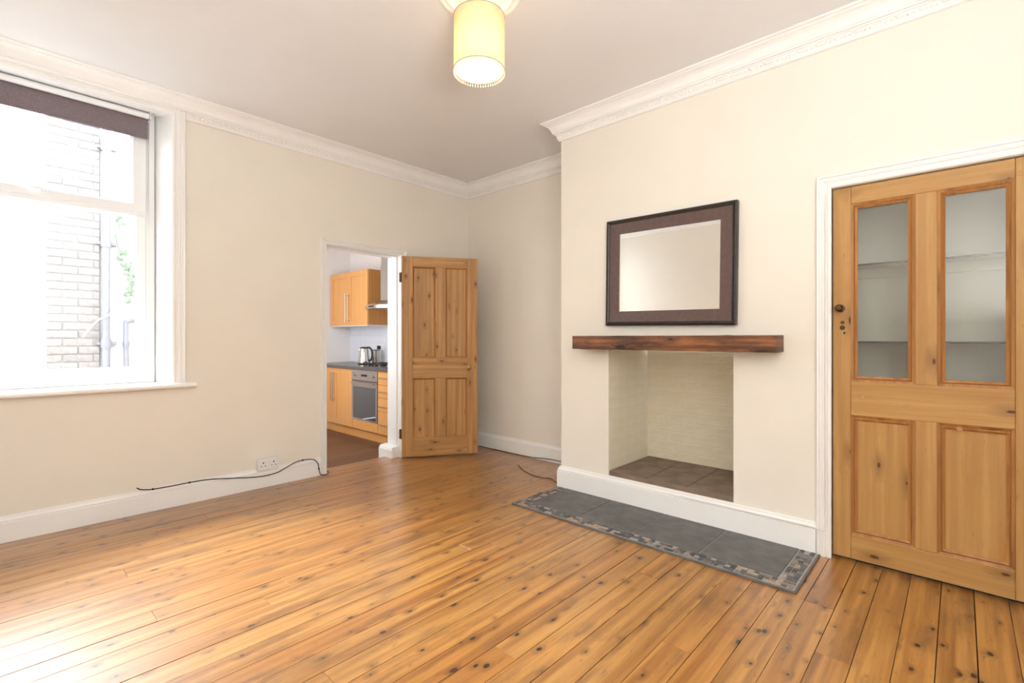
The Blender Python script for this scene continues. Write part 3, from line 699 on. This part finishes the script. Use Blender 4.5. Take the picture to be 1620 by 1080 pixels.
while y < KY1-.05:
    wv = min(.12, KY1-y)
    cut = KX0+[.9, 1.6, 1.2][r_ % 3]
    for a, c in ((KX0, cut), (cut, KX1)):
        k = (round(c-a, 2), round(wv, 3))
        if k not in pro: pro[k] = o = obj('floorboard', MB().box(-(c-a)/2+.001, (c-a)/2-.001, -wv/2+.001, wv/2-.001, -.012, 0), 'kitchen_floor', kf, bevel=.0012, seg=1)
        else: o = copy(pro[k], (0, 0, 0), kf)
        o.location = ((a+c)/2, y+wv/2, KZ)
    y += wv; r_ += 1
# tiled splashback
tp = obj('tile', MB().box(-.004, .004, -.0485, .0485, -.0485, .0485), 'wtile', kr, bevel=.0015, seg=1); first = True
for i in range(20):
    for j in range(7):
        p = (KX1-.004, 4.95+.1*i, .84+.1*j)
        if first: tp.location = p; first = False
        else: copy(tp, p, kr)
def front(parent, y0, y1, z0, z1, xf, mat='beech_v', name='door'):
    yc, zc = (y0+y1)/2, (z0+z1)/2; P = parent.location
    e_ = .0015; m_ = .075
    b_ = MB(); o_ = (y0+e_, y1-e_, z0+e_, z1-e_); i_ = (y0+m_, y1-m_, z0+m_, z1-m_)
    b_.ring(o_, i_, xf, xf, xf+.019, fy); b_.box(xf+.007, xf+.015, y0+m_-.005, y1-m_+.005, z0+m_-.005, z1-m_+.005)
    return obj(name, loc(b_, P), mat, parent)
def bar(parent, top, p0, p1, r=.006, off=.03):
    b_ = MB(); p0, p1 = Vector(p0), Vector(p1); o_ = Vector((-off, 0, 0)); d = (p1-p0)
    b_.tube([tuple(p0+o_), tuple(p1+o_)], r, 12)
    for f_ in (.08, .92): b_.tube([tuple(p0+d*f_), tuple(p0+d*f_+o_)], r*.8, 8)
    return obj('handle', loc(b_, top.location), 'steel', parent, smooth=True)
FX = 3.18
# wall cabinet
wc = thing('kitchen_wall_cabinet', 'beech two-door cabinet hung on the kitchen wall above the worktop', 'cabinet', (3.62, 6.355, 1.324))
obj('carcass', loc(MB().box(3.47, KX1-.009, 5.837, 6.874, 1.334, 2.085), wc.location), 'beech_side', wc, bevel=.001)
obj('underside', loc(MB().box(3.455, KX1-.009, 5.845, 6.870, 1.320, 1.3335), wc.location), 'white', wc)
for y0, y1, hy in ((5.837, 6.357, 6.325), (6.357, 6.874, 6.392)):
    d_ = front(wc, y0, y1, 1.328, 2.085, 3.45); bar(d_, wc, (3.45, hy, 1.366), (3.45, hy, 1.79))
# base units
CT = .752
for nm, y0, y1, hy, lb in (('kitchen_base_cabinet', 5.757, 6.256, 6.225, 'beech base cabinet with one door directly left of the steel oven'),
                           ('kitchen_base_cabinet', 6.256, 6.756, 6.29, 'beech base cabinet in the far kitchen corner, cut off by the door frame')):
    c = thing(nm, lb, 'cabinet', (3.45, (y0+y1)/2, 0))
    obj('carcass', loc(MB().box(3.20, KX1-.009, y0+.001, y1-.001, 0, CT), c.location), 'beech_side', c)
    d_ = front(c, y0, y1, 0, CT, FX); bar(d_, c, (FX, hy, .30), (FX, hy, .708))
c = thing('corner_filler', 'narrow beech filler post at the far end of the base cabinets', 'panel', (3.45, 6.82, 0))
obj('post', loc(MB().box(3.185, KX1-.009, 6.758, KY1-.002, 0, CT), c.location), 'beech_side', c)
dr = thing('kitchen_drawer_unit', 'beech drawer unit with steel bar handles right of the oven', 'drawers', (3.45, 4.87, 0))
obj('carcass', loc(MB().box(3.20, KX1-.009, 4.60, 5.1455, 0, CT), dr.location), 'beech_side', dr)
for z0, z1, hz in ((.592, CT, .676), (.435, .590, .510), (.276, .433, .335), (0, .274, .122)):
    o = obj('drawer', loc(MB().box(FX, 3.199, 4.602, 5.1445, z0+.001, z1-.001), dr.location), 'beech_v', dr, bevel=.0015)
    bar(o, dr, (FX, 4.64, hz), (FX, 5.11, hz), .005, .022)
# oven
ov = thing('built_in_oven', 'steel fronted built-in oven with a dark glass door', 'oven', (3.45, 5.452, .12))
P = ov.location
obj('body', loc(MB().box(3.20, KX1-.009, 5.149, 5.755, .12, CT), P), 'black', ov)
cp = obj('control_panel', loc(MB().box(3.172, 3.199, 5.152, 5.752, .618, CT-.002), P), 'steel', ov, bevel=.002)
obj('display', loc(MB().box(3.1705, 3.1725, 5.38, 5.52, .672, .700), P), 'black', cp)
for yy in (5.23, 5.67): obj('knob', loc(MB().lathe([(0, 3.154), (.014, 3.154), (.017, 3.172)], (0, yy, .686), 'x', 20), P), 'steel', cp, smooth=True)
dd = obj('oven_door', loc(MB().ring((5.152, 5.752, .122, .610), (5.190, 5.712, .140, .540), 3.172, 3.172, 3.199, fy), P), 'steel', ov, bevel=.002)
obj('glass_panel', loc(MB().box(3.175, 3.190, 5.188, 5.714, .138, .542), P), 'oglass', dd)
bar(dd, ov, (3.172, 5.18, .588), (3.172, 5.725, .588), .008, .035)
c = thing('oven_fascia', 'plain beech panel directly below the oven', 'panel', (3.45, 5.452, 0))
obj('panel', loc(MB().box(FX, 3.199, 5.152, 5.752, .002, .118), c.location), 'beech_v', c, bevel=.0015)
obj('support', loc(MB().box(3.20, 3.74, 5.149, 5.755, .002, .118), c.location), 'beech_side', c)
o = obj('plinth', MB().box(3.225, 3.245, 4.60, KY1-.002, KZ+.0006, -.0006), 'beech_v'); tag(o, 'long beech plinth board along the foot of the base cabinets', 'plinth')
o = obj('worktop', MB().box(3.155, KX1-.009, 4.60, KY1-.003, .7525, .79), 'worktop', bevel=.004); tag(o, 'dark grey laminate worktop over the beech base cabinets', 'worktop')
# hob
hb = thing('gas_hob', 'steel gas hob with black pan supports on the worktop above the oven', 'hob', (3.46, 5.42, .791)); P = hb.location
obj('plate', loc(MB().box(3.215, 3.70, 5.14, 5.72, .791, .797), P), 'steel', hb, bevel=.002)
for bx, by, br in ((3.34, 5.28, .038), (3.34, 5.57, .028), (3.57, 5.28, .028), (3.57, 5.57, .045)):
    bu = obj('burner', loc(MB().lathe([(0, .820), (br*.8, .820), (br*.85, .813), (br, .812), (br*1.05, .798), (0, .798)], (bx, by, 0), 'z', 20), P), 'black', hb, smooth=True)
    b_ = MB()
    for k in range(4):
        an = k*math.pi/2+.4
        c_, s_ = math.cos(an), math.sin(an)
        b_.tube([(bx+c_*.11, by+s_*.11, .797), (bx+c_*.11, by+s_*.11, .828), (bx+c_*.03, by+s_*.03, .832)], .006, 6)
    b_.tube([(bx+.11*math.cos(a_*math.pi/8), by+.11*math.sin(a_*math.pi/8), .826) for a_ in range(17)], .005, 6, False)
    obj('pan_support', loc(b_, P), 'black', hb)
for k in range(4): obj('knob', loc(MB().lathe([(0, .822), (.014, .822), (.017, .797)], (3.245, 5.30+.08*k, 0), 'z', 16), P), 'black', hb, smooth=True)
# hood
hd = thing('cooker_hood', 'steel curved chimney cooker hood over the gas hob', 'cooker hood', (3.6, 5.45, 1.545)); P = hd.location
b_ = MB(); n_ = 14; pts = []
for k in range(n_+1):
    f_ = k/n_; y = 5.15+.60*f_; xx = 3.36-.09*math.sin(f_*math.pi); pts.append((xx, y))
poly = pts+[(KX1-.009, 5.75), (KX1-.009, 5.15)]
lowv = [(x_, y_, 1.530) for x_, y_ in poly]; topv = [(x_+(.10 if i_ <= n_ else 0), 5.45+(y_-5.45)*.94, 1.632) for i_, (x_, y_) in enumerate(poly)]
m_ = len(poly); midv = [(x_, y_, 1.570) for x_, y_ in poly]
b_.add(lowv+midv+topv, [tuple(range(m_))[::-1], tuple(range(2*m_, 3*m_))]+[(i, (i+1) % m_, m_+(i+1) % m_, m_+i) for i in range(m_)]+[(m_+i, m_+(i+1) % m_, 2*m_+(i+1) % m_, 2*m_+i) for i in range(m_)])
ca = obj('canopy', loc(b_, P), 'steel', hd, smooth=True)
obj('control_strip', loc(MB().box(3.264, 3.268, 5.40, 5.50, 1.545, 1.562), P), 'black', ca)
obj('chimney_duct', loc(MB().box(3.50, KX1-.009, 5.33, 5.60, 1.62, 2.10), P), 'steel', hd, bevel=.002)
obj('upper_duct', loc(MB().box(3.506, KX1-.009, 5.336, 5.594, 2.10, KH-.002), P), 'steel', hd, bevel=.002)
# kettle and jug
kt = thing('electric_kettle', 'polished steel electric kettle with black handle on the kitchen worktop', 'kettle', (3.47, 5.96, .7905)); P = kt.location
obj('base', MB().lathe([(0, 0), (.078, 0), (.080, .012), (.074, .022), (0, .022)], (0, 0, 0), 'z', 32), 'black', kt, smooth=True)
obj('body', MB().lathe([(0, .022), (.075, .024), (.076, .05), (.066, .15), (.060, .215), (.056, .222), (0, .222)], (0, 0, 0), 'z', 40), 'chrome', kt, smooth=True)
obj('lid', MB().lathe([(.056, .222), (.050, .235), (.03, .243), (0, .245)], (0, 0, 0), 'z', 32), 'black', kt, smooth=True)
hx = Vector((.55, -.83, 0)).normalized()
obj('handle', MB().tube([tuple(p) for p in smoothpts([hx*.045+Vector((0, 0, .238)), hx*.09+Vector((0, 0, .225)), hx*.115+Vector((0, 0, .17)), hx*.11+Vector((0, 0, .09)), hx*.075+Vector((0, 0, .045))])], .013, 10), 'black', kt, smooth=True)
obj('spout', MB().tube([tuple(-hx*.050+Vector((0, 0, .17))), tuple(-hx*.072+Vector((0, 0, .212)))], [.016, .012], 10), 'chrome', kt, smooth=True)
jg = thing('steel_jug', 'brushed steel jug standing behind the kettle against the tiles', 'jug', (3.64, 5.95, .7905))
obj('body', MB().lathe([(0, 0), (.046, 0), (.050, .02), (.052, .16), (.056, .195), (.053, .195), (.048, .16), (0, .02)], (0, 0, 0), 'z', 28), 'steel', jg, smooth=True)
obj('rim', MB().lathe([(.053, .192), (.058, .195), (.058, .200), (.053, .201)], (0, 0, 0), 'z', 28), 'black', jg, smooth=True)
ks = thing('kitchen_socket', 'white tile mounted socket with a black plug behind the kettle', 'socket', (KX1-.009, 6.0, 1.02))
obj('plate', MB().box(-.010, .0, -.073, .073, -.043, .043), 'white', ks, bevel=.003)
obj('plug', MB().box(-.046, -.010, .012, .056, -.026, .026), 'black', ks, bevel=.006)

# ------------------------------------------------------------------ the yard outside the window
struct('ground_yard', MB().box(-8, 1.30, 4.30, 16, -.25, -.15), 'yard', 'pale concrete yard outside the window', 'ground')
ow = struct('wall_yard', MB().box(.352, .727, 6.112, 6.5, -.15, 3.25), 'mortar', 'weathered brick wall in the yard beside the drainpipe', 'wall')
lay(ow, .346, .729, .55, 3.25, .075, .222, .010, .10, 'brick', lambda u, z, j: (u, 6.155+j*.003, z), .004)
protos.clear()
struct('wall_yard_white', MB().box(.729, 1.32, 6.13, 6.5, -.15, 3.1), 'render_w', 'white painted wall right of the drainpipe', 'wall')
struct('wall_yard_far', MB().box(-8, .352, 8.0, 8.2, -.15, 2.6), 'render_w', 'white boundary wall across the yard', 'wall')
dp_ = thing('drainpipe', 'tall grey drainpipe fixed beside the brick yard wall', 'pipe', (.765, 6.06, -.15)); P = dp_.location
obj('pipe', loc(MB().tube([(.765, 6.06, -.15), (.765, 6.06, 3.3)], .032, 16), P), 'pipe', dp_, smooth=True)
for z in (1.1, 2.07, 3.0):
    obj('collar', loc(MB().tube([(.765, 6.06, z-.04), (.765, 6.06, z+.04)], .040, 16), P), 'pipe', dp_, smooth=True)
    obj('bracket', loc(MB().box(.70, .85, 6.07, 6.128, z-.015, z+.015), P), 'pipe', dp_, bevel=.003)
wp = thing('waste_pipe', 'short thin grey waste pipe with an elbow on the white yard wall', 'pipe', (.93, 6.08, -.15)); P = wp.location
obj('pipe', loc(MB().tube([tuple(p) for p in smoothpts([(.93, 6.08, -.15), (.925, 6.08, .8), (.92, 6.08, 1.27), (.925, 6.08, 1.31), (.95, 6.085, 1.325), (.985, 6.12, 1.325)])], .021, 12), P), 'pipe', wp, smooth=True)
obj('collar', loc(MB().tube([(.923, 6.08, 1.07), (.923, 6.08, 1.12)], .027, 12), P), 'pipe', wp, smooth=True)
cable('yard_wire', [(.60, 6.09, 1.16), (.64, 6.03, 1.24), (.71, 6.01, 1.33), (.80, 6.02, 1.40), (.83, 6.09, 1.6)], .006, 'white', 'thin white wire looping across the grey drainpipe outside')
cp_ = thing('climbing_plant', 'sparse green climbing plant on the white wall right of the drainpipe', 'plant', (.93, 6.10, 1.4)); P = Vector((.93, 6.10, 1.4))
stem = [(.99, 6.10, 1.55), (.96, 6.09, 1.72), (.93, 6.09, 1.85), (.88, 6.09, 1.98), (.85, 6.09, 2.15), (.90, 6.09, 2.35)]
obj('stem', loc(MB().tube([tuple(p) for p in smoothpts(stem)], .005, 6), P), 'leaf', cp_, smooth=True)
lf = None; sp_ = smoothpts(stem, 6)
for k in range(34):
    q = sp_[rnd.randrange(len(sp_))]
    lm = MB().add([(0, 0, 0), (.018, -.008, .012), (.030, -.004, .040), (0, -.012, .070), (-.030, -.004, .040), (-.018, -.008, .012), (0, -.016, .035)], [(0, 1, 6), (1, 2, 6), (2, 3, 6), (3, 4, 6), (4, 5, 6), (5, 0, 6)])
    if lf is None: lf = o = obj('leaf', lm, 'leaf', cp_)
    else: o = copy(lf, (0, 0, 0), cp_)
    o.location = q-P+Vector((rnd.uniform(-.03, .03), rnd.uniform(-.02, 0), rnd.uniform(-.03, .03))); o.rotation_euler = (rnd.uniform(-.5, .5), rnd.uniform(-2.5, 2.5), rnd.uniform(-.6, .6))
